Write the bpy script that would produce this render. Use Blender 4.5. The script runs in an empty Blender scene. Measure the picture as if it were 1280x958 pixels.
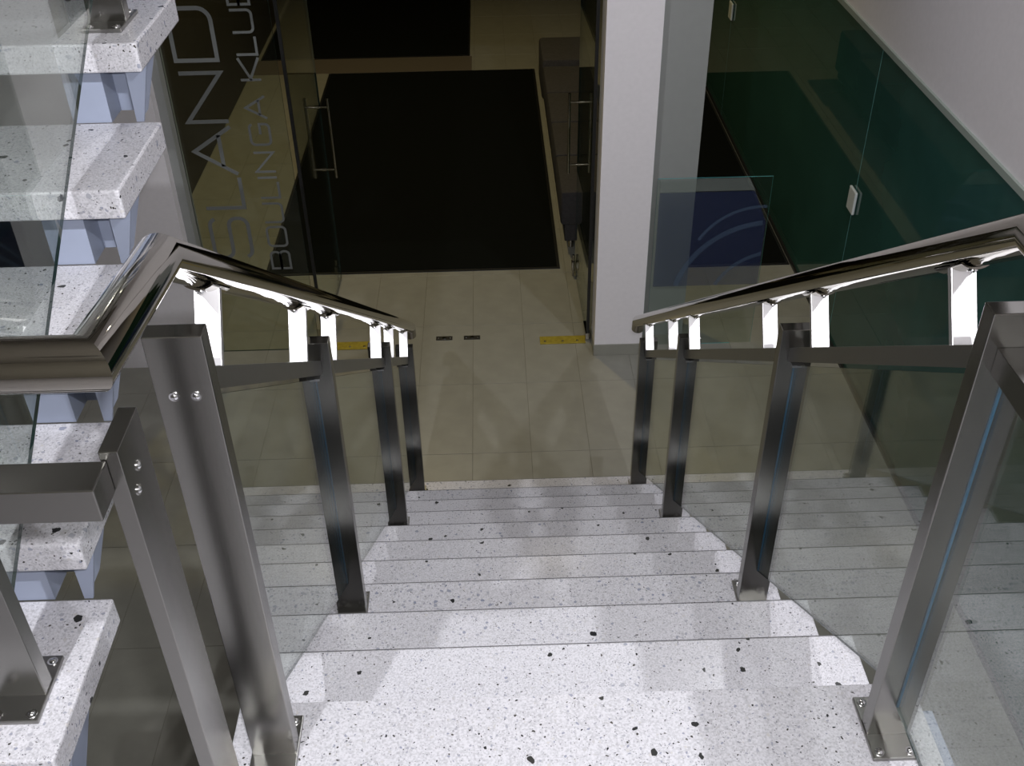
import bpy, bmesh, math, random
from mathutils import Vector, Matrix
random.seed(7)
SC = bpy.context.scene
COL = SC.collection
R = math.radians

# ------------------------------------------------------------------ camera
RUN, RISE = 0.265, 0.18297
SL = RISE / RUN                       # stair pitch
FZ = -11 * RISE                       # lower floor level (landing is z = 0)
cam = bpy.data.cameras.new('camera'); co = bpy.data.objects.new('camera', cam); COL.objects.link(co)
CAM = Vector((0.0, -1.1957, 1.5779))
P, RO, YW, FPX = R(36.31), R(-1.07), R(0.94), 1313.7
fw = Vector((math.sin(YW)*math.cos(P), math.cos(YW)*math.cos(P), -math.sin(P)))
r0 = Vector((math.cos(YW), -math.sin(YW), 0)); u0 = r0.cross(fw)
rt = r0*math.cos(RO) + u0*math.sin(RO); up = -r0*math.sin(RO) + u0*math.cos(RO)
M = Matrix.Identity(4)
for i in range(3):
    M[i][0], M[i][1], M[i][2], M[i][3] = rt[i], up[i], -fw[i], CAM[i]
co.matrix_world = M
cam.sensor_width = 36.0; cam.lens = FPX/1280*36; cam.clip_start = 0.02; cam.clip_end = 100
SC.camera = co

# ------------------------------------------------------------------ world, flash, exposure
w = bpy.data.worlds.new('world'); SC.world = w; w.use_nodes = True
w.node_tree.nodes['Background'].inputs[0].default_value = (0.75, 0.8, 0.85, 1)
w.node_tree.nodes['Background'].inputs[1].default_value = 0.012
fl = bpy.data.lights.new('camera_flash', 'POINT'); fl.energy = 98; fl.shadow_soft_size = 0.02
fl.color = (0.97, 0.96, 1.0)
flo = bpy.data.objects.new('camera_flash', fl); COL.objects.link(flo)
flo.location = CAM + up*0.06 + rt*0.03
SC.view_settings.view_transform = 'Standard'; SC.view_settings.look = 'None'
SC.view_settings.exposure = 0.0; SC.view_settings.gamma = 1.0
SC.view_settings.use_curve_mapping = False
SC.cycles.transparent_max_bounces = 32
SC.cycles.max_bounces = 10

# ------------------------------------------------------------------ materials
def mat(name):
    m = bpy.data.materials.new(name); m.use_nodes = True
    n = m.node_tree.nodes; l = m.node_tree.links
    return m, n, l, n['Principled BSDF'], n['Material Output']

def simple(name, col, rough=0.5, metal=0.0, noise=0.0, scale=30, bump=0.0, aniso=0.0, spec=None):
    m, n, l, b, o = mat(name)
    b.inputs['Base Color'].default_value = (*col, 1)
    b.inputs['Roughness'].default_value = rough
    b.inputs['Metallic'].default_value = metal
    if aniso: b.inputs['Anisotropic'].default_value = aniso
    if spec is not None: b.inputs['Specular IOR Level'].default_value = spec
    if noise or bump:
        tc = n.new('ShaderNodeTexCoord'); t = n.new('ShaderNodeTexNoise')
        t.inputs['Scale'].default_value = scale; t.inputs['Detail'].default_value = 4
        l.new(tc.outputs['Object'], t.inputs['Vector'])
        if noise:
            r = n.new('ShaderNodeValToRGB'); l.new(t.outputs['Fac'], r.inputs[0])
            r.color_ramp.elements[0].position = 0.3; r.color_ramp.elements[1].position = 0.7
            r.color_ramp.elements[0].color = (*[c*(1-noise) for c in col], 1)
            r.color_ramp.elements[1].color = (*[min(1, c*(1+noise)) for c in col], 1)
            l.new(r.outputs[0], b.inputs['Base Color'])
        if bump:
            bp = n.new('ShaderNodeBump'); bp.inputs['Strength'].default_value = bump; bp.inputs['Distance'].default_value = 0.003
            l.new(t.outputs['Fac'], bp.inputs['Height']); l.new(bp.outputs[0], b.inputs['Normal'])
    return m

def terrazzo():
    m, n, l, b, o = mat('terrazzo')
    tc = n.new('ShaderNodeTexCoord'); oi = n.new('ShaderNodeObjectInfo')
    mul = n.new('ShaderNodeMath'); mul.operation = 'MULTIPLY'; mul.inputs[1].default_value = 37.0
    l.new(oi.outputs['Random'], mul.inputs[0])
    add = n.new('ShaderNodeVectorMath'); add.operation = 'ADD'
    l.new(tc.outputs['Object'], add.inputs[0]); l.new(mul.outputs[0], add.inputs[1])
    nz = n.new('ShaderNodeTexNoise'); nz.inputs['Scale'].default_value = 70; l.new(add.outputs[0], nz.inputs['Vector'])
    vs = n.new('ShaderNodeVectorMath'); vs.operation = 'SCALE'; vs.inputs['Scale'].default_value = 0.013
    l.new(nz.outputs['Color'], vs.inputs[0])
    wv = n.new('ShaderNodeVectorMath'); wv.operation = 'ADD'; l.new(add.outputs[0], wv.inputs[0]); l.new(vs.outputs[0], wv.inputs[1])
    cur = None
    base = n.new('ShaderNodeValToRGB')
    bn = n.new('ShaderNodeTexNoise'); bn.inputs['Scale'].default_value = 260; bn.inputs['Detail'].default_value = 3
    l.new(add.outputs[0], bn.inputs['Vector']); l.new(bn.outputs['Fac'], base.inputs[0])
    base.color_ramp.elements[0].position = 0.3; base.color_ramp.elements[0].color = (0.46, 0.455, 0.48, 1)
    base.color_ramp.elements[1].position = 0.6; base.color_ramp.elements[1].color = (0.66, 0.65, 0.685, 1)
    cur = base.outputs[0]
    # (voronoi scale, radius threshold, share kept, dark colour, light colour)
    for sc, rad, keep, c1, c2, ch in ((230, 0.34, 0.40, (0.22, 0.22, 0.24), (0.45, 0.44, 0.47), 0),
                                      (110, 0.36, 0.34, (0.30, 0.31, 0.38), (0.58, 0.56, 0.55), 1),
                                      (56, 0.30, 0.30, (0.26, 0.28, 0.36), (0.50, 0.49, 0.50), 2),
                                      (150, 0.32, 0.09, (0.02, 0.02, 0.022), (0.10, 0.09, 0.08), 1),
                                      (38, 0.30, 0.06, (0.012, 0.013, 0.016), (0.06, 0.06, 0.055), 0)):
        v = n.new('ShaderNodeTexVoronoi'); v.inputs['Scale'].default_value = sc
        l.new(wv.outputs[0], v.inputs['Vector'])
        sp = n.new('ShaderNodeSeparateColor'); l.new(v.outputs['Color'], sp.inputs[0])
        th = n.new('ShaderNodeMath'); th.operation = 'MULTIPLY_ADD'      # radius varies per chip
        l.new(sp.outputs[(ch+1) % 3], th.inputs[0]); th.inputs[1].default_value = rad*0.6; th.inputs[2].default_value = rad*0.5
        lt = n.new('ShaderNodeMath'); lt.operation = 'LESS_THAN'; l.new(v.outputs['Distance'], lt.inputs[0]); l.new(th.outputs[0], lt.inputs[1])
        kp = n.new('ShaderNodeMath'); kp.operation = 'LESS_THAN'; l.new(sp.outputs[ch], kp.inputs[0]); kp.inputs[1].default_value = keep
        mk = n.new('ShaderNodeMath'); mk.operation = 'MULTIPLY'; l.new(lt.outputs[0], mk.inputs[0]); l.new(kp.outputs[0], mk.inputs[1])
        cm = n.new('ShaderNodeMix'); cm.data_type = 'RGBA'
        cm.inputs[6].default_value = (*c1, 1); cm.inputs[7].default_value = (*c2, 1); l.new(sp.outputs[(ch+2) % 3], cm.inputs[0])
        mx = n.new('ShaderNodeMix'); mx.data_type = 'RGBA'
        l.new(mk.outputs[0], mx.inputs[0]); l.new(cur, mx.inputs[6]); l.new(cm.outputs[2], mx.inputs[7])
        cur = mx.outputs[2]
    l.new(cur, b.inputs['Base Color'])
    b.inputs['Roughness'].default_value = 0.22
    b.inputs['Specular IOR Level'].default_value = 0.4
    return m

def thin_glass(name, tint, f0=0.045, pw=5.0):
    m, n, l, b, o = mat(name); n.remove(b)
    g = n.new('ShaderNodeNewGeometry'); d = n.new('ShaderNodeVectorMath'); d.operation = 'DOT_PRODUCT'
    l.new(g.outputs['Incoming'], d.inputs[0]); l.new(g.outputs['Normal'], d.inputs[1])
    a = n.new('ShaderNodeMath'); a.operation = 'ABSOLUTE'; l.new(d.outputs['Value'], a.inputs[0])
    s = n.new('ShaderNodeMath'); s.operation = 'SUBTRACT'; s.inputs[0].default_value = 1; l.new(a.outputs[0], s.inputs[1])
    p = n.new('ShaderNodeMath'); p.operation = 'POWER'; p.inputs[1].default_value = pw; l.new(s.outputs[0], p.inputs[0])
    ma = n.new('ShaderNodeMath'); ma.operation = 'MULTIPLY_ADD'; l.new(p.outputs[0], ma.inputs[0]); ma.inputs[1].default_value = 1-f0; ma.inputs[2].default_value = f0
    t = n.new('ShaderNodeBsdfTransparent'); t.inputs[0].default_value = (*tint, 1)
    gl = n.new('ShaderNodeBsdfGlossy'); gl.inputs['Roughness'].default_value = 0.0; gl.inputs['Color'].default_value = (0.96, 0.98, 0.96, 1)
    x = n.new('ShaderNodeMixShader'); l.new(ma.outputs[0], x.inputs[0]); l.new(t.outputs[0], x.inputs[1]); l.new(gl.outputs[0], x.inputs[2])
    l.new(x.outputs[0], o.inputs['Surface'])
    return m

def film(name, col, alpha):
    m, n, l, b, o = mat(name)
    b.inputs['Base Color'].default_value = (*col, 1); b.inputs['Roughness'].default_value = 0.6
    b.inputs['Alpha'].default_value = alpha
    return m

def emit(name, col, s):
    m, n, l, b, o = mat(name); n.remove(b)
    e = n.new('ShaderNodeEmission'); e.inputs[0].default_value = (*col, 1); e.inputs[1].default_value = s
    l.new(e.outputs[0], o.inputs[0]); return m

def brushed(name, col, rough, var):
    m, n, l, b, o = mat(name)
    tc = n.new('ShaderNodeTexCoord'); mp = n.new('ShaderNodeMapping'); mp.inputs['Scale'].default_value = (160, 160, 4)
    t = n.new('ShaderNodeTexNoise'); t.inputs['Scale'].default_value = 6; t.inputs['Detail'].default_value = 5
    l.new(tc.outputs['Object'], mp.inputs[0]); l.new(mp.outputs[0], t.inputs['Vector'])
    mr = n.new('ShaderNodeMapRange'); mr.inputs['To Min'].default_value = rough-var; mr.inputs['To Max'].default_value = rough+var
    l.new(t.outputs['Fac'], mr.inputs['Value']); l.new(mr.outputs[0], b.inputs['Roughness'])
    b.inputs['Base Color'].default_value = (*col, 1); b.inputs['Metallic'].default_value = 1
    return m

MT = terrazzo()
STEEL = brushed('brushed_steel', (0.26, 0.255, 0.24), 0.24, 0.04)
PLATE = brushed('satin_steel', (0.30, 0.295, 0.28), 0.34, 0.05)
CHROME = simple('polished_steel', (0.36, 0.34, 0.30), 0.035, 1.0)
BOLT = simple('bolt_steel', (0.75, 0.75, 0.76), 0.15, 1.0)
BRACKET = simple('bracket_steel', (0.80, 0.79, 0.80), 0.42, 1.0)
GLASS = thin_glass('railing_glass', (0.90, 0.925, 0.905), 0.055, 3.5)       # laminated: four reflecting surfaces
GEDGE = simple('glass_edge', (0.10, 0.42, 0.46), 0.15)
GDARK = simple('glass_cut_edge', (0.015, 0.035, 0.035), 0.25)
SEAL = simple('glass_seal', (0.015, 0.085, 0.16), 0.35)
GREEN = simple('dark_green_glass', (0.03, 0.092, 0.076), 0.02, noise=0.12, scale=3)
JEDGE = simple('joint_edge', (0.22, 0.46, 0.46), 0.2)
CLEAR = thin_glass('door_glass', (0.90, 0.93, 0.91))
TILE = simple('floor_tile', (0.285, 0.28, 0.243), 0.33, noise=0.07, scale=9, bump=0.02)
JOINT = simple('tile_joint', (0.20, 0.19, 0.155), 0.8)
WHITE = simple('white_paint', (0.86, 0.825, 0.85), 0.65, noise=0.02, scale=40, bump=0.03)
GREYP = simple('grey_paint', (0.31, 0.32, 0.31), 0.6, noise=0.02, scale=20)
BROWN = simple('dark_brown_panel', (0.05, 0.042, 0.03), 0.7, noise=0.1, scale=6)
DARK = simple('dark_wall', (0.20, 0.22, 0.20), 0.8, noise=0.1, scale=5)
CEIL = simple('ceiling_paint', (0.30, 0.28, 0.24), 0.8)
UPPER = simple('upper_wall', (0.36, 0.34, 0.28), 0.8)
MATM = simple('black_carpet', (0.0045, 0.0055, 0.0045), 0.95, noise=0.8, scale=260, bump=0.6, spec=0.1)
BLUE = simple('blue_painted_steel', (0.29, 0.325, 0.42), 0.4, noise=0.03, scale=12)
BRASS = simple('brass', (0.40, 0.32, 0.045), 0.4, 0.35, noise=0.15, scale=50)
BLACK = simple('black_metal', (0.015, 0.015, 0.015), 0.4)
FABRIC = simple('grey_fabric', (0.045, 0.042, 0.045), 0.9, noise=0.2, scale=60, bump=0.3)
LETTER = simple('frosted_lettering', (0.17, 0.18, 0.175), 0.7)
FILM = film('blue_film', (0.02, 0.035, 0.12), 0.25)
FILM2 = film('pale_film', (0.10, 0.16, 0.26), 0.22)
FILM3 = film('grey_film', (0.30, 0.34, 0.32), 0.22)
STRIP = simple('edge_profile', (0.33, 0.38, 0.34), 0.5)

# ------------------------------------------------------------------ helpers
def obj(name, bm, m, parent=None, smooth=False, loc=None):
    me = bpy.data.meshes.new(name); bm.to_mesh(me); bm.free()
    for x in (m if isinstance(m, (list, tuple)) else [m]): me.materials.append(x)
    if smooth:
        me.polygons.foreach_set('use_smooth', [True]*len(me.polygons))
        me.set_sharp_from_angle(angle=R(32))
    o = bpy.data.objects.new(name, me); COL.objects.link(o)
    if parent: o.parent = parent
    if loc: o.location = loc
    return o

def link(name, me, parent=None, loc=(0, 0, 0), rot=None):
    o = bpy.data.objects.new(name, me); COL.objects.link(o); o.location = loc
    if rot: o.rotation_euler = rot
    if parent: o.parent = parent
    return o

def empty(name, loc=(0, 0, 0)):
    o = bpy.data.objects.new(name, None); COL.objects.link(o); o.location = loc; o.empty_display_size = 0.1
    return o

def tag(o, label, cat, group=None):
    o['label'] = label; o['category'] = cat
    if group: o['group'] = group
    return o

def struct(o, label=None, cat=None):
    o['kind'] = 'structure'
    if label: o['label'] = label
    if cat: o['category'] = cat
    return o

def box(bm, x0, x1, y0, y1, z0, z1, bev=0.0, seg=2):
    b2 = bmesh.new()
    bmesh.ops.create_cube(b2, size=1)
    for v in b2.verts:
        v.co = Vector(((x0+x1)/2 + v.co.x*(x1-x0), (y0+y1)/2 + v.co.y*(y1-y0), (z0+z1)/2 + v.co.z*(z1-z0)))
    if bev: bmesh.ops.bevel(b2, geom=b2.edges[:], offset=bev, segments=seg, profile=0.5, affect='EDGES')
    merge(bm, b2)
    return bm

def merge(bm, b2):
    me = bpy.data.meshes.new('tmp'); b2.to_mesh(me); b2.free(); bm.from_mesh(me); bpy.data.meshes.remove(me)

def nb(*a, bev=0.0):
    return box(bmesh.new(), *a, bev=bev)

def prism(bm, pts, axis, a, b, edge_mat=None, bev=0.0):
    """extrude a polygon given in the two other axes along axis from a to b"""
    b2 = bmesh.new()
    def mk(p, t):
        if axis == 'x': return (t, p[0], p[1])
        if axis == 'y': return (p[0], t, p[1])
        return (p[0], p[1], t)
    va = [b2.verts.new(mk(p, a)) for p in pts]; vb = [b2.verts.new(mk(p, b)) for p in pts]
    b2.faces.new(va); b2.faces.new(vb[::-1])
    n = len(pts)
    for i in range(n):
        f = b2.faces.new((va[i], vb[i], vb[(i+1) % n], va[(i+1) % n]))
        if edge_mat is not None: f.material_index = edge_mat
    bmesh.ops.recalc_face_normals(b2, faces=b2.faces[:])
    if bev: bmesh.ops.bevel(b2, geom=b2.edges[:], offset=bev, segments=2, profile=0.5, affect='EDGES')
    merge(bm, b2)
    return bm

def tube(bm, pts, rad, n=36, caps=True):
    """sweep a circle along a polyline with mitred corners"""
    pts = [Vector(p) for p in pts]
    rings = []
    d0 = (pts[1]-pts[0]).normalized()
    ref = Vector((0, 0, 1)) if abs(d0.z) < 0.9 else Vector((1, 0, 0))
    a = d0.cross(ref).normalized(); b = d0.cross(a).normalized()
    base = [pts[0] + (a*math.cos(2*math.pi*k/n) + b*math.sin(2*math.pi*k/n))*rad for k in range(n)]
    rings.append([bm.verts.new(p) for p in base])
    for i in range(1, len(pts)):
        d = (pts[i]-pts[i-1]).normalized()
        nn = d if i == len(pts)-1 else (d + (pts[i+1]-pts[i]).normalized()).normalized()
        cur = []
        for v in rings[-1]:
            t = (pts[i]-v.co).dot(nn)/d.dot(nn)
            cur.append(bm.verts.new(v.co + d*t))
        rings.append(cur)
    for i in range(len(rings)-1):
        for k in range(n):
            bm.faces.new((rings[i][k], rings[i][(k+1) % n], rings[i+1][(k+1) % n], rings[i+1][k]))
    if caps:
        bm.faces.new(rings[0]); bm.faces.new(rings[-1][::-1])
    bmesh.ops.recalc_face_normals(bm, faces=bm.faces[:])
    return bm

def cyl(bm, p, q, rad, n=16):
    return tube(bm, [p, q], rad, n)

def dome_mesh(name, r, m):
    b = bmesh.new()
    bmesh.ops.create_uvsphere(b, u_segments=14, v_segments=8, radius=r)
    for v in b.verts: v.co.z = v.co.z*0.75 if v.co.z > 0 else v.co.z*0.2
    cyl(b, (0, 0, 0), (0, 0, r*0.28), r*1.35, 14)
    me = bpy.data.meshes.new(name); b.to_mesh(me); b.free(); me.materials.append(m)
    me.polygons.foreach_set('use_smooth', [True]*len(me.polygons)); me.set_sharp_from_angle(angle=R(40))
    return me
BOLT_ME = dome_mesh('bolt', 0.0062, BOLT)
SCREW_ME = dome_mesh('screw', 0.0052, BOLT)

# ================================================================== SETTING
# ---- lower floor: joint bed plus single tiles
floor = struct(obj('floor', nb(-5.2, 5.2, -3.0, 12.5, FZ-0.12, FZ-0.002), JOINT),
               'beige tiled lower hall floor with thin joints', 'floor')
TX, TY = 0.31, 0.62
x0t, y0t = -0.145-TX*9, 3.07-TY*3
tb = nb(0.0012, TX-0.0012, 0.0012, TY-0.0012, -0.02, 0, bev=0.0008)
tme = bpy.data.meshes.new('floor_tile'); tb.to_mesh(tme); tb.free(); tme.materials.append(TILE)
for i in range(18):
    for j in range(16):
        link('floor_tile', tme, floor, (x0t+i*TX, y0t+j*TY, FZ+random.uniform(-0.0004, 0.0004)))
rest = bmesh.new()
for i in range(-8, 26):
    for j in range(-6, 21):
        if 0 <= i < 18 and 0 <= j < 16: continue
        x, y = x0t+i*TX, y0t+j*TY
        if x < -5.1 or x > 4.9 or y < -2.9 or y > 11.9: continue
        box(rest, x+0.0012, x+TX-0.0012, y+0.0012, y+TY-0.0012, FZ-0.02, FZ)
o = obj('floor_tile_field', rest, TILE, floor); o['kind'] = 'stuff'

# ---- shell
struct(obj('ceiling', nb(-5.2, 5.2, -3.0, 12.5, 3.2, 3.35), CEIL), 'plain white ceiling above the stairwell', 'ceiling')
struct(obj('wall_back', nb(-5.2, 5.2, -3.15, -3.0, FZ, 3.2), UPPER), 'dim beige wall behind the landing', 'wall')
struct(obj('wall_left', nb(-5.35, -5.2, -3.0, 12.5, FZ, 3.2), GREYP), 'grey wall far left of the stairs', 'wall')
struct(obj('wall_far', nb(-5.2, 5.2, 12.5, 12.65, FZ, 3.2), BROWN), 'dark wall at the far end of the lobby', 'wall')
struct(obj('wall_outer_right', nb(5.2, 5.35, -3.0, 12.5, FZ, 3.2), DARK), 'dark wall of the room behind the green glass', 'wall')
struct(obj('wall_vestibule_left', nb(-2.47, -2.32, 4.12, 12.5, FZ, 3.2), BROWN), 'dark brown side wall of the entrance lobby', 'wall')
WRX = 2.016
struct(obj('wall_right', nb(WRX, WRX+0.16, -3.0, 12.5, -0.215, 3.2), WHITE), 'white wall above the green glass partition', 'wall')
struct(obj('trim_1', nb(WRX-0.014, WRX+0.02, -3.0, 12.5, -0.245, -0.215), STRIP), 'thin grey-green edge profile under the white wall', 'trim')
# pillars of the entrance front
YF = 3.949
wf = struct(obj('wall_front_right', nb(0.577, 0.857, YF, 4.14, FZ+0.075, 3.2), WHITE), 'white pillar right of the glass doors', 'pillar')
struct(obj('baseboard_front_right', nb(0.572, 0.862, YF-0.006, 4.145, FZ, FZ+0.075, bev=0.002), TILE), 'beige tile skirting at the foot of the white pillar', 'baseboard')
struct(obj('wall_front_recess', nb(0.86, 1.135, 4.15, 4.30, FZ, 3.2), GREYP), 'grey recessed wall strip right of the white pillar', 'wall')
struct(obj('wall_front_left', nb(-2.6, -1.70, YF, 4.14, FZ, 3.2), WHITE), 'white pillar left of the lettered glass', 'pillar')
struct(obj('trim_2', nb(-1.70, -1.655, 4.02, 4.13, FZ, 3.2), GREYP), 'grey frame post beside the lettered glass', 'trim')
struct(obj('wall_header', nb(-2.6, 1.135, 4.02, 4.16, 0.28, 3.2), WHITE), 'white wall over the entrance doors', 'wall')

# ---- landing
bm = bmesh.new()
prism(bm, [(-2.1, -3.0), (0.735, -3.0), (0.735, 0.0), (-0.48, 0.0), (-0.48, -0.37), (-2.1, -0.37)], 'z', -0.06, 0.0, bev=0.004)
struct(obj('floor_landing', bm, MT, smooth=True), 'white terrazzo stair landing in the foreground', 'floor')
struct(obj('trim_3', nb(0.738, 0.765, -3.0, -0.04, -0.2, -0.03, bev=0.002), BLUE), 'pale blue steel edge beam along the landing', 'trim')

# ================================================================== LOWER FLIGHT
XL, XR = -0.40, 0.655                    # railing planes
T0, T1 = -0.48, 0.735                    # tread ends
stair = tag(empty('staircase', (0.13, 1.3, FZ)), 'flight of white terrazzo steps descending from the landing to the doors', 'staircase')
def child(o, parent):
    o.parent = parent; o.matrix_parent_inverse = Matrix.Translation(-Vector(parent.location)); return o
bt = nb(T0, T1, -0.315, 0, -0.055, 0, bev=0.004)
tm = bpy.data.meshes.new('tread'); bt.to_mesh(tm); bt.free(); tm.materials.append(MT)
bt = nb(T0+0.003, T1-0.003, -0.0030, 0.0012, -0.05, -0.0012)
nm_ = bpy.data.meshes.new('nosing_edge'); bt.to_mesh(nm_); bt.free(); nm_.materials.append(simple('dark_nosing', (0.10, 0.098, 0.10), 0.7))  # thin dark strip along the front edge of every tread
for k in range(1, 11):
    o = link('tread', tm, None, (0, k*RUN, -k*RISE)); child(o, stair)
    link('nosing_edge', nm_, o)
# steel strings under the treads
for xs in (-0.25, 0.42):
    bm = bmesh.new()
    top = -0.075
    pts = [(-0.02, -0.07), (-0.02, -0.30)]
    pts = [(-0.03, top-0.02), (9.7*RUN, top-0.02-9.73*RISE), (9.7*RUN, FZ), (8.9*RUN, FZ), (-0.03, top-0.30)]
    prism(bm, pts, 'x', xs, xs+0.09)
    child(obj('stringer', bm, BLUE), stair)
for k in range(1, 11):
    for xs in (-0.24, 0.43):
        y1 = k*RUN-0.05
        bm = nb(xs, xs+0.07, y1-0.16, y1, -k*RISE-0.16, -k*RISE-0.056)
        child(obj('tread_bracket', bm, BLUE), stair)

# ================================================================== RAILINGS
H_HAND, H_MID = 0.905, 0.724             # height of handrail axis and mid rail axis over the nosing line
PW, PT = 0.075, 0.03
def post(parent, x, y, z0, z1, along='x', plate=True):
    hx, hy = (PW/2, PT/2) if along == 'x' else (PT/2, PW/2)
    p = child(obj('post', nb(x-hx, x+hx, y-hy, y+hy, z0, z1, bev=0.0015), STEEL), parent)
    if plate:
        px, py = (PW/2+0.002, 0.063) if along == 'x' else (0.063, PW/2+0.002)
        obj('base_plate', nb(x-px, x+px, y-py, y+py, z0, z0+0.008, bev=0.0015), PLATE, p)
        for sx in (-1, 1):
            for sy in (-1, 1):
                link('bolt', BOLT_ME, p, (x+sx*(px-0.013), y+sy*(py-0.013), z0+0.008))
    return p
def zline(h, y): return h - SL*y
def slope_bar(bm, x, hw, y0, y1, h0, h1, edge=None):
    pts = [(y0, zline(h0, y0)), (y1, zline(h0, y1)), (y1, zline(h1, y1)), (y0, zline(h1, y0))]
    return prism(bm, pts, 'x', x-hw, x+hw, edge_mat=edge)
PY = [0*RUN-0.097, 3*RUN-0.097, 7*RUN-0.097, 10*RUN-0.097]
PK = [0, 3, 7, 10]
CY = [0.0, 0.54, 0.86, 1.655, 2.0, 2.50]
SLD = Vector((0, 1, -SL)).normalized(); SLN = Vector((0, SL, 1)).normalized()
RH = 0.0275
def flight_rail(x, label, inner):
    t = tag(empty('stair_railing', (x, PY[1], -3*RISE)), label, 'railing')
    for y, k in zip(PY, PK):
        p = post(t, x, y, -k*RISE, zline(H_MID, y)+0.075)
    for a in range(3):
        y0, y1 = PY[a]+PT/2, PY[a+1]-PT/2
        child(obj('mid_rail', slope_bar(bmesh.new(), x, 0.016, y0, y1, H_MID-0.019, H_MID+0.019), PLATE), t)
        child(obj('glass_pane', slope_bar(bmesh.new(), x, 0.003, y0-0.004, y1+0.004, 0.047, H_MID-0.030, edge=1), [GLASS, GDARK]), t)
        zs = zline(0.047, y1)
        child(obj('glass_seal', nb(x-0.0018, x+0.0018, y1-0.003, y1, zs, zline(H_MID-0.030, y1)), SEAL), t)
        for yy in (y0, y1):   # small clips that hold the pane
            s = 1 if yy == y0 else -1
            zc = zline(H_MID-0.022, yy+s*0.02)
            child(obj('pane_clip', nb(x-0.014, x+0.014, min(yy, yy+s*0.03), max(yy, yy+s*0.03), zc-0.006, zc), BOLT), t)
    # tail of the mid rail past the lowest post
    for y in CY:
        c0 = Vector((x, y, zline(H_MID, y))) + SLN*0.019*0.8
        ln = (H_HAND-H_MID)*math.cos(math.atan(SL)) - 0.016 - RH + 0.004
        bm = nb(-0.018, 0.018, -0.006, 0.006, 0, ln, bev=0.001)
        rotm = Matrix((Vector((1, 0, 0)), SLD, SLN)).transposed().to_4x4(); rotm.translation = c0
        bmesh.ops.transform(bm, matrix=rotm, verts=bm.verts[:])
        c = child(obj('rail_support', bm, BRACKET), t)
        # curved saddle under the handrail
        bm = bmesh.new(); N = 8; L = 0.045
        axis0 = Vector((x, y, zline(H_MID, y))) + SLN*((H_HAND-H_MID)*math.cos(math.atan(SL)))
        prev = None
        for i in range(N+1):
            an = -math.pi/2 + (i/N-0.5)*1.5
            dv = Vector((math.cos(an), 0, 0)) + SLN*math.sin(an)
            q = [bm.verts.new(axis0 + dv*r + SLD*s) for r in (RH+0.0005, RH+0.0035) for s in (-L, L)]
            if prev:
                bm.faces.new((prev[2], prev[3], q[3], q[2])); bm.faces.new((prev[0], q[0], q[1], prev[1]))
                bm.faces.new((prev[0], prev[2], q[2], q[0])); bm.faces.new((prev[1], q[1], q[3], prev[3]))
            prev = q
        bmesh.ops.recalc_face_normals(bm, faces=bm.faces[:])
        obj('saddle_plate', bm, CHROME, c, smooth=True)
        for s in (-0.032, 0.032):
            b = link('screw', SCREW_ME, c, axis0 - SLN*(RH+0.0035) + SLD*s)
            b.rotation_euler = (Matrix((Vector((-1, 0, 0)), SLD, -SLN)).transposed()).to_euler()
    return t

right = flight_rail(XR, 'glass and steel railing on the right side of the descending stairs', -1)
left = flight_rail(XL, 'glass and steel railing on the left, its handrail turning to the upper flight', 1)

yA = -0.085                                   # where the sloped handrail turns level
zA = zline(H_HAND, yA)
yE = 2.86
def rail_end(y): return (y, zline(H_HAND, y))
def hand(bm, pts): return tube(bm, pts, RH, 40)
child(obj('handrail', hand(bmesh.new(), [(XR, -2.6, zA), (XR, yA, zA), (XR, yE, zline(H_HAND, yE)), (XR, yE+0.012, zline(H_HAND, yE)-0.05)]), CHROME, smooth=True), right)
# left handrail: slope, level return, level crossing, then up along the upper flight
UX = -0.755; yR = -0.375; zR = 1.012
UY0, UZ0, URUN, URISE = -0.2567, 0.2187, 0.2692, 0.1766
USL = URISE/URUN
def uz(h, y): return UZ0 + h + (y-UY0)*USL
child(obj('handrail', hand(bmesh.new(), [(XL, yE, zline(H_HAND, yE)-0.0), (XL, yA, zA), (XL+0.016, yR, zR), (UX, yR, zR)]), CHROME, smooth=True), left)
child(obj('handrail_end', hand(bmesh.new(), [(XL, yE-0.001, zline(H_HAND, yE)), (XL, yE+0.012, zline(H_HAND, yE)-0.05)]), CHROME, smooth=True), left)
# landing guard on the right: pane and rail running back past the viewer
child(obj('mid_rail', nb(XR-0.02, XR+0.05, -1.55, PY[0]-PT/2, 0.775, 0.815, bev=0.001), STEEL), right)
child(obj('glass_pane', prism(bmesh.new(), [(-1.55, 0.085), (PY[0]-PT/2+0.004, 0.085), (PY[0]-PT/2+0.004, 0.765), (-1.55, 0.765)], 'x', XR-0.003, XR+0.003, edge_mat=1), [GLASS, GDARK]), right)
child(obj('glass_seal', nb(XR-0.0018, XR+0.0018, PY[0]-PT/2-0.003, PY[0]-PT/2, 0.085, 0.765), SEAL), right)
post(right, XR, -1.56, 0, 0.86)
# two screws on the face of the first left post
for dx in (-0.014, 0.014):
    b = link('screw', SCREW_ME, None, (XL+dx, PY[0]-PT/2, 0.775), (R(90), 0, 0)); child(b, left)
# return post and crossing rail at the left
X0p, Y0p = -0.437, -0.245
p0 = child(obj('post', nb(X0p-0.011, X0p+0.011, Y0p-0.0415, Y0p+0.0415, 0, 0.83, bev=0.001), STEEL), left)
obj('base_plate', nb(X0p-0.03, X0p+0.03, Y0p-0.06, Y0p+0.06, 0, 0.008, bev=0.001), PLATE, p0)
for zz, yy in ((0.775, 0.0), (0.752, -0.017)):
    link('screw', SCREW_ME, p0, (X0p+0.011, Y0p+yy, zz), (0, R(90), 0))
child(obj('mid_rail', nb(UX+0.01, X0p-0.004, Y0p-0.092, Y0p-0.042, 0.772, 0.818, bev=0.0015), STEEL), left)

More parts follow.
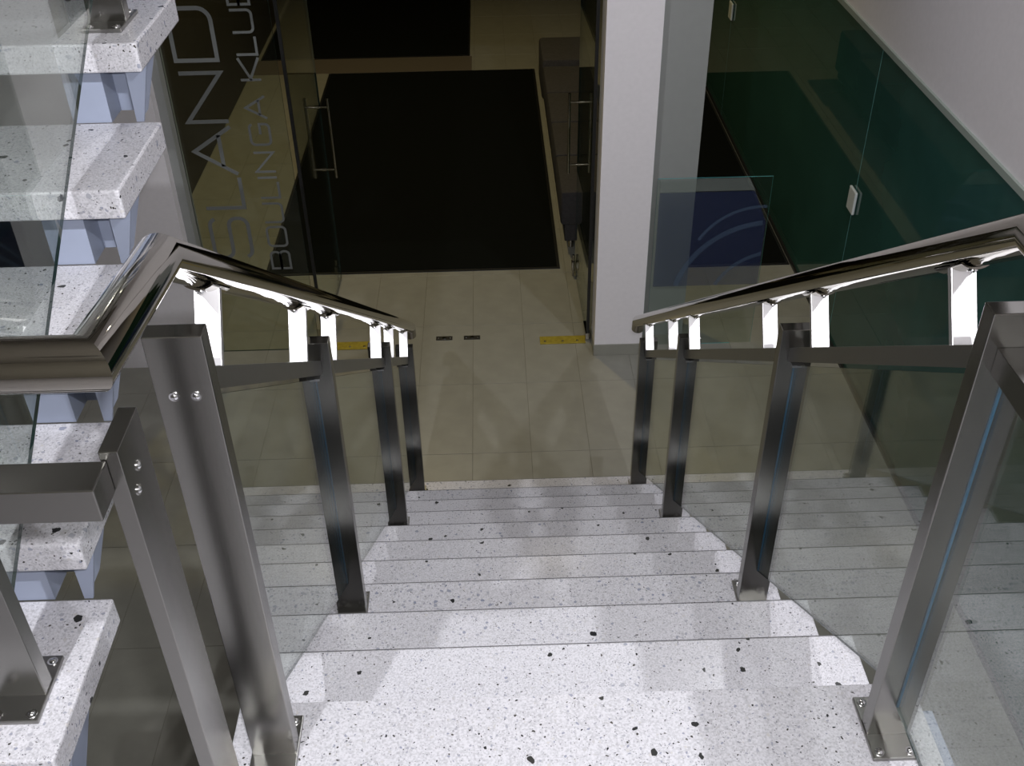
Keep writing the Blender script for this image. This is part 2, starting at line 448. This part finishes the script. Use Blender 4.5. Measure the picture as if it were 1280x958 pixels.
# ---------------------------------------------------------------- upper flight (left)
ustair = tag(empty('staircase', (-1.2, UY0, 0)), 'flight of white terrazzo steps climbing away on the left', 'staircase')
UT1, UT0 = -0.672, -2.0
bt = nb(UT0, UT1, 0, 0.318, -0.057, 0, bev=0.004)
um = bpy.data.meshes.new('tread'); bt.to_mesh(um); bt.free(); um.materials.append(MT)
NU = 8
for k in range(NU):
    child(link('tread', um, None, (0, UY0+k*URUN, UZ0+k*URISE)), ustair)
for k in range(NU):
    yk = UY0+k*URUN; zb = UZ0+k*URISE-0.057
    zl = zb-(URISE-0.057) if k else 0.0
    # pressed steel sawtooth carrier: front plate, recessed web, side flange, bearing plate
    for dx in (0.0, -0.95):
        bm = bmesh.new()
        box(bm, -0.85+dx, -0.778+dx, yk+0.05, yk+0.056, zl, zb)
        box(bm, -0.778+dx, -0.772+dx, yk+0.05, yk+0.12, zl, zb)
        box(bm, -0.772+dx, -0.722+dx, yk+0.115, yk+0.12, zl, zb)
        child(obj('step_bracket', bm, BLUE), ustair)
        bm = bmesh.new()
        prism(bm, [(-0.722+dx, zb), (-0.677+dx, zb), (-0.707+dx, zl), (-0.722+dx, zl)], 'y', yk+0.05, yk+0.056)
        prism(bm, [(yk+0.056, zb), (yk+0.30, zb), (yk+0.12, zl), (yk+0.056, zl)], 'x', -0.722+dx, -0.716+dx)
        child(obj('side_flange', bm, BLUE), ustair)
        child(obj('bearing_plate', nb(-0.85+dx, -0.703+dx, yk+0.056, yk+0.314, zb-0.008, zb), BLUE), ustair)

urail = tag(empty('stair_railing', (UX, UY0+0.13, UZ0)), 'glass and steel railing of the upper flight, posts bolted to its treads', 'railing')
UPY = []
for k in (0, 4, 7):
    y = UY0+k*URUN+0.128; UPY.append(y)
    post(urail, UX, y, UZ0+k*URISE, uz(H_MID+0.05, y))
for a in range(2):
    y0, y1 = UPY[a]+PT/2-0.004, UPY[a+1]-PT/2+0.004
    pts = [(y0, uz(0.03, y0)), (y1, uz(0.03, y1)), (y1, uz(0.69, y1)), (y0, uz(0.69, y0))]
    child(obj('glass_pane', prism(bmesh.new(), pts, 'x', UX-0.003, UX+0.003, edge_mat=1), [GLASS, GDARK]), urail)
    pts = [(y0, uz(0.70, y0)), (y1, uz(0.70, y1)), (y1, uz(0.738, y1)), (y0, uz(0.738, y0))]
    child(obj('mid_rail', prism(bmesh.new(), pts, 'x', UX-0.016, UX+0.016), PLATE), urail)
yT = UPY[2]+0.15
child(obj('handrail', hand(bmesh.new(), [(UX, yR+0.028, zR), (UX, yR+0.03, zR), (UX, UY0+0.15, uz(0.90, UY0+0.15)), (UX, yT, uz(0.90, yT))]), CHROME, smooth=True), urail)

# ================================================================== ENTRANCE
# ---- lettered side glass
side = tag(empty('lettered_glass_panel', (-1.36, 4.10, FZ)), 'fixed glass panel with upright bowling club lettering left of the doors', 'glass panel')
child(obj('pane', prism(bmesh.new(), [(-1.655, FZ), (-1.075, FZ), (-1.075, 0.28), (-1.655, 0.28)], 'y', 4.095, 4.105, edge_mat=1), [CLEAR, GDARK]), side)
def ribbon(bm, pts, wd, closed=False):
    """flat stroke with mitred joints in (u, v)"""
    P2 = [Vector(p) for p in pts]; n = len(P2); L, Rr = [], []
    for i in range(n):
        a = P2[i]-P2[i-1] if (i or closed) else P2[1]-P2[0]
        b = P2[(i+1) % n]-P2[i] if (i < n-1 or closed) else a
        a = a.normalized(); b = b.normalized()
        na = Vector((-a.y, a.x)); nbv = Vector((-b.y, b.x)); m = (na+nbv)
        m = m.normalized() if m.length > 1e-6 else na
        s = wd/2/max(0.45, m.dot(na))
        L.append(P2[i]+m*s); Rr.append(P2[i]-m*s)
    return L, Rr
def arc(cx, cy, r, a0, a1, n=6):
    return [(cx+r*math.cos(R(a0+(a1-a0)*i/n)), cy+r*math.sin(R(a0+(a1-a0)*i/n))) for i in range(n+1)]
# strokes in a unit box: u along the reading direction, v from baseline (0) to cap height (1); (points, closed)
c = 0.22
def strokes(ch, a):      # a = letter width / cap height
    A = a
    if ch == 'S': return [(arc(A-c, 1-c, c, 20, 90)+arc(c, 1-c, c, 90, 180)+arc(c, 0.5+c, c, 180, 270)+arc(A-c, 0.5-c, c, 90, 0)+arc(A-c, c, c, 0, -90)+arc(c, c, c, 270, 200), False)]
    if ch == 'L': return [([(0, 1), (0, 0), (A, 0)], False)]
    if ch == 'A': return [([(0, 0), (A/2, 1), (A, 0)], False), ([(A*0.17, 0.33), (A*0.83, 0.33)], False)]
    if ch == 'N': return [([(0, 0), (0, 1), (A, 0), (A, 1)], False)]
    if ch == 'D': return [([(0, 0)]+arc(A-0.3, 0.3, 0.3, 270, 360)+arc(A-0.3, 0.7, 0.3, 0, 90)+[(0, 1)], True)]
    if ch == 'B': return [([(0, 0)]+arc(A-c, c, c, 270, 360)+arc(A-c, 0.5-c, c, 0, 90)+[(0, 0.5)], True), ([(0, 0.5)]+arc(A-c-0.03, 0.5+c, c, 270, 360)+arc(A-c-0.03, 1-c, c, 0, 90)+[(0, 1)], True)]
    if ch == 'O': return [(arc(c, c, c, 180, 270)+arc(A-c, c, c, 270, 360)+arc(A-c, 1-c, c, 0, 90)+arc(c, 1-c, c, 90, 180), True)]
    if ch == 'U': return [([(0, 1)]+arc(c, c, c, 180, 270)+arc(A-c, c, c, 270, 360)+[(A, 1)], False)]
    if ch == 'I': return [([(0, 0), (0, 1)], False)]
    if ch == 'G': return [(arc(A-c, 1-c, c, 20, 90)+arc(c, 1-c, c, 90, 180)+arc(c, c, c, 180, 270)+arc(A-c, c, c, 270, 360)+[(A, 0.48), (A*0.5, 0.48)], False)]
    if ch == 'K': return [([(0, 0), (0, 1)], False), ([(A, 1), (0.06, 0.5), (A, 0)], False)]
def letter(ch, xb, xc, z0, z1, wd):
    cap = xb-xc; wdt = max(z1-z0, 0.0001); bm = bmesh.new()
    for pts, closed in strokes(ch, wdt/cap):
        L, Rr = ribbon(bm, pts, wd/cap, closed)
        def W(p, y): return (xb-p[1]*cap, y, z0+p[0]*cap)
        n = len(pts); rg = n if closed else n-1
        f = [[bm.verts.new(W(p, y)) for p in S] for S in (L, Rr) for y in (4.0935, 4.0948)]
        for i in range(rg):
            j = (i+1) % n
            for a, b in ((0, 2), (1, 3), (0, 1), (2, 3)):
                bm.faces.new((f[a][i], f[a][j], f[b][j], f[b][i]))
    bmesh.ops.recalc_face_normals(bm, faces=bm.faces[:])
    child(obj('letter', bm, LETTER), side)
for ch, a, b in (('S', -1.365, -1.12), ('L', -1.055, -0.875), ('A', -0.855, -0.585), ('N', -0.555, -0.295), ('D', -0.23, 0.03)):
    letter(ch, -1.372, -1.582, a, b, 0.021)
for ch, a, b in (('B', -1.445, -1.335), ('O', -1.30, -1.18), ('U', -1.15, -1.035), ('L', -1.0, -0.907), ('I', -0.88, -0.88), ('N', -0.845, -0.735),
                 ('G', -0.69, -0.575), ('A', -0.545, -0.425), ('K', -0.337, -0.223), ('L', -0.206, -0.116), ('U', -0.094, 0.016), ('B', 0.043, 0.146)):
    letter(ch, -1.168, -1.272, a, b, 0.013)

# ---- doors, standing open into the lobby
def door(xp, yp, ang, label, out):
    d = tag(empty('glass_door', (xp, yp, FZ)), label, 'door', 'entrance doors')
    d.rotation_euler = (0, 0, ang)          # local +x runs from pivot to free edge
    Wd = 0.79
    obj('pane', prism(bmesh.new(), [(0.0, 0.012), (Wd, 0.012), (Wd, 2.24), (0.0, 2.24)], 'y', -0.005, 0.005, edge_mat=1), [CLEAR, GDARK], d)
    obj('pivot_fitting', nb(-0.012, 0.13, -0.014, 0.014, 0.004, 0.05, bev=0.002), CHROME, d)
    obj('pivot_rail', nb(-0.008, 0.004, -0.009, 0.009, 0.05, 2.24), BLACK, d)
    b = bmesh.new(); cyl(b, (Wd-0.03, 0.018, 0.004), (Wd-0.03, 0.018, 0.16), 0.008, 12)
    box(b, Wd-0.048, Wd-0.012, 0.008, 0.03, 0.05, 0.115, bev=0.002)
    obj('floor_bolt', b, CHROME, d, smooth=True)
    xh = Wd-0.09
    h = bmesh.new()
    for s in (-1, 1): cyl(h, (xh, s*0.068, 0.775), (xh, s*0.068, 1.285), 0.0085, 16)
    for z in (0.83, 1.23): cyl(h, (xh, -0.068, z), (xh, 0.068, z), 0.0065, 14)
    hd = obj('handle', h, CHROME, d, smooth=True)
    for z in (0.83, 1.23):
        b = bmesh.new(); cyl(b, (xh, -0.012, z), (xh, 0.012, z), 0.011, 16); obj('collar', b, CHROME, hd, smooth=True)
    return d
door(0.552, 4.12, R(91.0), 'open glass door with tubular handle beside the white pillar', 1)
door(-1.05, 4.14, R(88.5), 'open glass door with tubular handle beside the lettered panel', -1)
def cover(x0, x1, label):
    t = tag(empty('floor_spring', ((x0+x1)/2, 4.115, FZ)), label, 'door closer', 'brass floor springs')
    child(obj('cover_plate', nb(x0, x1, 4.075, 4.155, FZ, FZ+0.006, bev=0.0015), BRASS), t)
    for xx in (x0+0.03, (x0+x1)/2, x1-0.05): child(link('screw', SCREW_ME, None, (xx, 4.10, FZ+0.006)), t)
cover(0.262, 0.538, 'brass floor closer plate set in the tiles by the right door')
cover(-1.03, -0.755, 'brass floor closer plate set in the tiles by the left door')
for xc, side_ in ((-0.322, 'left'), (-0.152, 'right')):
    t = tag(empty('strike_plate', (xc, 4.17, FZ)), 'small black floor strike plate between the doors, %s of the pair' % side_, 'strike plate', 'floor strike plates')
    child(obj('plate', nb(xc-0.05, xc+0.05, 4.15, 4.19, FZ, FZ+0.004, bev=0.001), BLACK), t)
    b = bmesh.new(); cyl(b, (xc, 4.17, FZ+0.002), (xc, 4.17, FZ+0.008), 0.012, 14); child(obj('socket', b, BOLT), t)
    for s in (-1, 1): child(link('screw', SCREW_ME, None, (xc+s*0.036, 4.17, FZ+0.003)), t)

# ---- mats
def floor_mat(x0, x1, y0, y1, label, nm='door_mat'):
    t = tag(empty(nm, ((x0+x1)/2, (y0+y1)/2, FZ)), label, 'mat')
    child(obj('pile', nb(x0+0.02, x1-0.02, y0+0.02, y1-0.02, FZ, FZ+0.012, bev=0.003), MATM), t)
    e = bmesh.new()
    for a in ((x0, x1, y0, y0+0.02), (x0, x1, y1-0.02, y1), (x0, x0+0.02, y0+0.02, y1-0.02), (x1-0.02, x1, y0+0.02, y1-0.02)):
        box(e, *a, FZ, FZ+0.007)
    child(obj('border', e, BLACK), t)
floor_mat(-1.55, 0.44, 4.98, 8.82, 'large black carpet mat in front of the open glass doors')
floor_mat(-2.28, -0.19, 9.25, 11.9, 'black mat further inside the lobby beyond the brown strip')
floor_mat(1.16, 1.99, 4.95, 8.6, 'dark mat on the floor beyond the blue glass screen')
struct(obj('trim_4', nb(-2.3, -0.17, 8.84, 9.24, FZ, FZ+0.004), simple('brown_strip', (0.13, 0.11, 0.09), 0.6)), 'brown threshold strip between the two black mats', 'trim')

# ---- bench
bn = tag(empty('upholstered_bench', (0.66, 6.6, FZ)), 'long dark grey upholstered bench behind the right glass door', 'bench')
bx0, bx1, by0, by1, bz = 0.455, 0.86, 5.17, 8.2, FZ+0.47
for i in range(4):
    a = by0 + i*(by1-by0)*0.8/4; b = by0 + (i+1)*(by1-by0)*0.8/4
    child(obj('seat_cushion', nb(bx0, bx1, a+0.004, b-0.004, FZ+0.22, bz, bev=0.022), FABRIC, smooth=True), bn)
child(obj('end_bolster', nb(bx0-0.005, bx1+0.005, by0+(by1-by0)*0.8, by1, FZ+0.16, bz+0.05, bev=0.03), FABRIC, smooth=True), bn)
child(obj('base', nb(bx0+0.03, bx1-0.03, by0+0.03, by1-0.03, FZ+0.09, FZ+0.23, bev=0.004), FABRIC), bn)
for xx in (bx0+0.08, bx1-0.08):
    for yy in (by0+0.12, by1-0.12):
        b = bmesh.new(); cyl(b, (xx, yy, FZ), (xx, yy, FZ+0.1), 0.02, 14); child(obj('leg', b, CHROME, smooth=True), bn)

# ---- glass partition on the right
part = tag(empty('glass_partition', (WRX+0.05, 5, FZ)), 'green tinted glass wall with clamp fittings under the white wall', 'partition')
ys = [-2.9, 0.6, 4.075, 7.53, 12.4]
for a, b in zip(ys[:-1], ys[1:]):
    child(obj('pane', prism(bmesh.new(), [(a+0.002, FZ+0.01), (b-0.002, FZ+0.01), (b-0.002, -0.22), (a+0.002, -0.22)], 'x', WRX-0.004, WRX+0.004, edge_mat=1), [GREEN, JEDGE]), part)
for y in ys[1:-1]:
    cl = child(obj('glass_clamp', nb(WRX-0.024, WRX-0.008, y-0.055, y+0.055, -1.165, -1.03, bev=0.006), simple('clamp_grey', (0.66, 0.70, 0.70), 0.35)), part)
    obj('clamp_back', nb(WRX+0.008, WRX+0.024, y-0.055, y+0.055, -1.165, -1.03, bev=0.006), PLATE, cl)
child(obj('floor_channel', nb(WRX-0.02, WRX+0.02, -2.9, 12.4, FZ, FZ+0.02), BLACK), part)

# ---- glass screen beside the pillar, with thin translucent blue and grey layers
scr = tag(empty('glass_screen', (1.25, 4.0, FZ)), 'clear glass screen with a blue swirl overlay right of the white pillar', 'glass screen')
SY = 4.04
child(obj('pane', prism(bmesh.new(), [(0.90, FZ), (1.53, FZ), (1.53, -0.922), (0.90, -0.922)], 'y', SY-0.003, SY+0.003, edge_mat=1), [CLEAR, GEDGE]), scr)
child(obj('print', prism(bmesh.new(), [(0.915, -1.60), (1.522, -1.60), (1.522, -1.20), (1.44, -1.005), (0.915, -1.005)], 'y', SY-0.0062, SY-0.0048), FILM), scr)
child(obj('overlay_band', prism(bmesh.new(), [(0.915, -1.0), (1.44, -1.0), (1.40, -0.925), (0.915, -0.925)], 'y', SY-0.0062, SY-0.0048), FILM3), scr)
for (cx, cz, r, a0, a1, wd) in ((1.55, -1.72, 0.52, 95, 166, 0.03), (1.60, -1.75, 0.36, 100, 155, 0.022), (1.5, -1.5, 0.40, 80, 150, 0.018)):
    bm = bmesh.new(); A = arc(cx, cz, r-wd/2, a0, a1, 16); B = arc(cx, cz, r+wd/2, a0, a1, 16)
    pp = [p for p in A+B[::-1]]
    pp = [(min(max(p[0], 0.92), 1.518), p[1]) for p in pp]
    prism(bm, pp, 'y', SY-0.0078, SY-0.0066)
    child(obj('swirl', bm, FILM2), scr)

# ================================================================== LAMPS
def downlight(x, y, power, col, label, size=0.07, angle=150, z=3.2):
    t = tag(empty('ceiling_downlight', (x, y, z)), label, 'lamp', 'ceiling downlights')
    b = bmesh.new()
    tube(b, [(0, 0, -0.03), (0, 0, 0)], 0.11, 28)
    obj('housing', b, BOLT, t, smooth=True)
    b = bmesh.new(); cyl(b, (0, 0, -0.034), (0, 0, -0.0305), 0.09, 28)
    obj('diffuser', b, emit('lamp_glow', col, power/10), t)
    l = bpy.data.lights.new('bulb', 'SPOT'); l.energy = power; l.color = col; l.spot_size = R(angle); l.spot_blend = 0.6; l.shadow_soft_size = size
    lo = bpy.data.objects.new('bulb', l); COL.objects.link(lo); lo.parent = t; lo.location = (0, 0, -0.06)
COOL = (0.95, 0.96, 1.0); WARM = (1.0, 0.80, 0.36); SOFT = (1.0, 0.92, 0.80)
downlight(1.35, 2.3, 85, COOL, 'added ceiling downlight brightening the white wall and pillar', size=0.03)  # added lamp out of view, lifts the white wall and the pillar
def pendant_spot(x, y, z, power, aim, label):
    t = tag(empty('pendant_spotlight', (x, y, z)), label, 'lamp', 'pendant spotlights over the landing')
    b = bmesh.new(); cyl(b, (0, 0, 0.05), (0, 0, 3.2-z), 0.01, 12); obj('stem', b, BOLT, t, smooth=True)
    d = (Vector(aim)-Vector((x, y, z))).normalized()
    b = bmesh.new(); cyl(b, -d*0.07, d*0.07, 0.05, 24); obj('head', b, BOLT, t, smooth=True)
    b = bmesh.new(); cyl(b, d*0.0705, d*0.074, 0.042, 24); obj('lens', b, emit('spot_glow', COOL, power/6), t)
    l = bpy.data.lights.new('bulb', 'SPOT'); l.energy = power; l.color = COOL; l.spot_size = R(80); l.spot_blend = 1.0; l.shadow_soft_size = 0.022
    lo = bpy.data.objects.new('bulb', l); COL.objects.link(lo); lo.parent = t; lo.location = d*0.1
    lo.rotation_euler = d.to_track_quat('-Z', 'Y').to_euler()
pendant_spot(-0.86, -1.5, 2.6, 185, (0.1, 3.3, FZ), 'pendant spotlight hanging above the left of the landing')
pendant_spot(1.12, -1.5, 2.6, 185, (0.1, 3.3, FZ), 'pendant spotlight hanging above the right side of the landing')
downlight(-0.9, 6.6, 230, WARM, 'round ceiling downlight inside the lobby past the doors', angle=110)
downlight(3.6, 4.0, 60, (0.9, 1.0, 0.9), 'added ceiling downlight brightening the room behind the green glass')  # unseen lamp, added to brighten what lies behind the partition
def wall_spot(x, power, label):
    t = tag(empty('wall_spotlight', (x, 4.02, 2.1)), label, 'lamp', 'wall spotlights over the doors')
    obj('mount', nb(-0.04, 0.04, -0.02, 0.0, -0.04, 0.04, bev=0.004), BOLT, t)
    b = bmesh.new(); cyl(b, (0, -0.02, 0), (0, -0.09, 0.0), 0.012, 12); obj('arm', b, BOLT, t, smooth=True)
    b = bmesh.new(); cyl(b, (0, -0.085, 0.04), (0, -0.16, -0.07), 0.045, 24); obj('head', b, BOLT, t, smooth=True)
    d = Vector((0, -0.075, -0.11)).normalized(); e = Vector((0, -0.16, -0.07))
    b = bmesh.new(); cyl(b, e+d*0.0005, e+d*0.003, 0.038, 24); obj('lens', b, emit('spot_glow', SOFT, power/1.5), t)
    l = bpy.data.lights.new('bulb', 'SPOT'); l.energy = power; l.color = SOFT; l.spot_size = R(95); l.spot_blend = 0.8; l.shadow_soft_size = 0.03
    lo = bpy.data.objects.new('bulb', l); COL.objects.link(lo); lo.parent = t; lo.location = e+d*0.02
    lo.rotation_euler = d.to_track_quat('-Z', 'Y').to_euler()
wall_spot(0.34, 13, 'warm wall spotlight over the middle of the doors')
wall_spot(-1.35, 13, 'warm wall spotlight over the lettered glass')
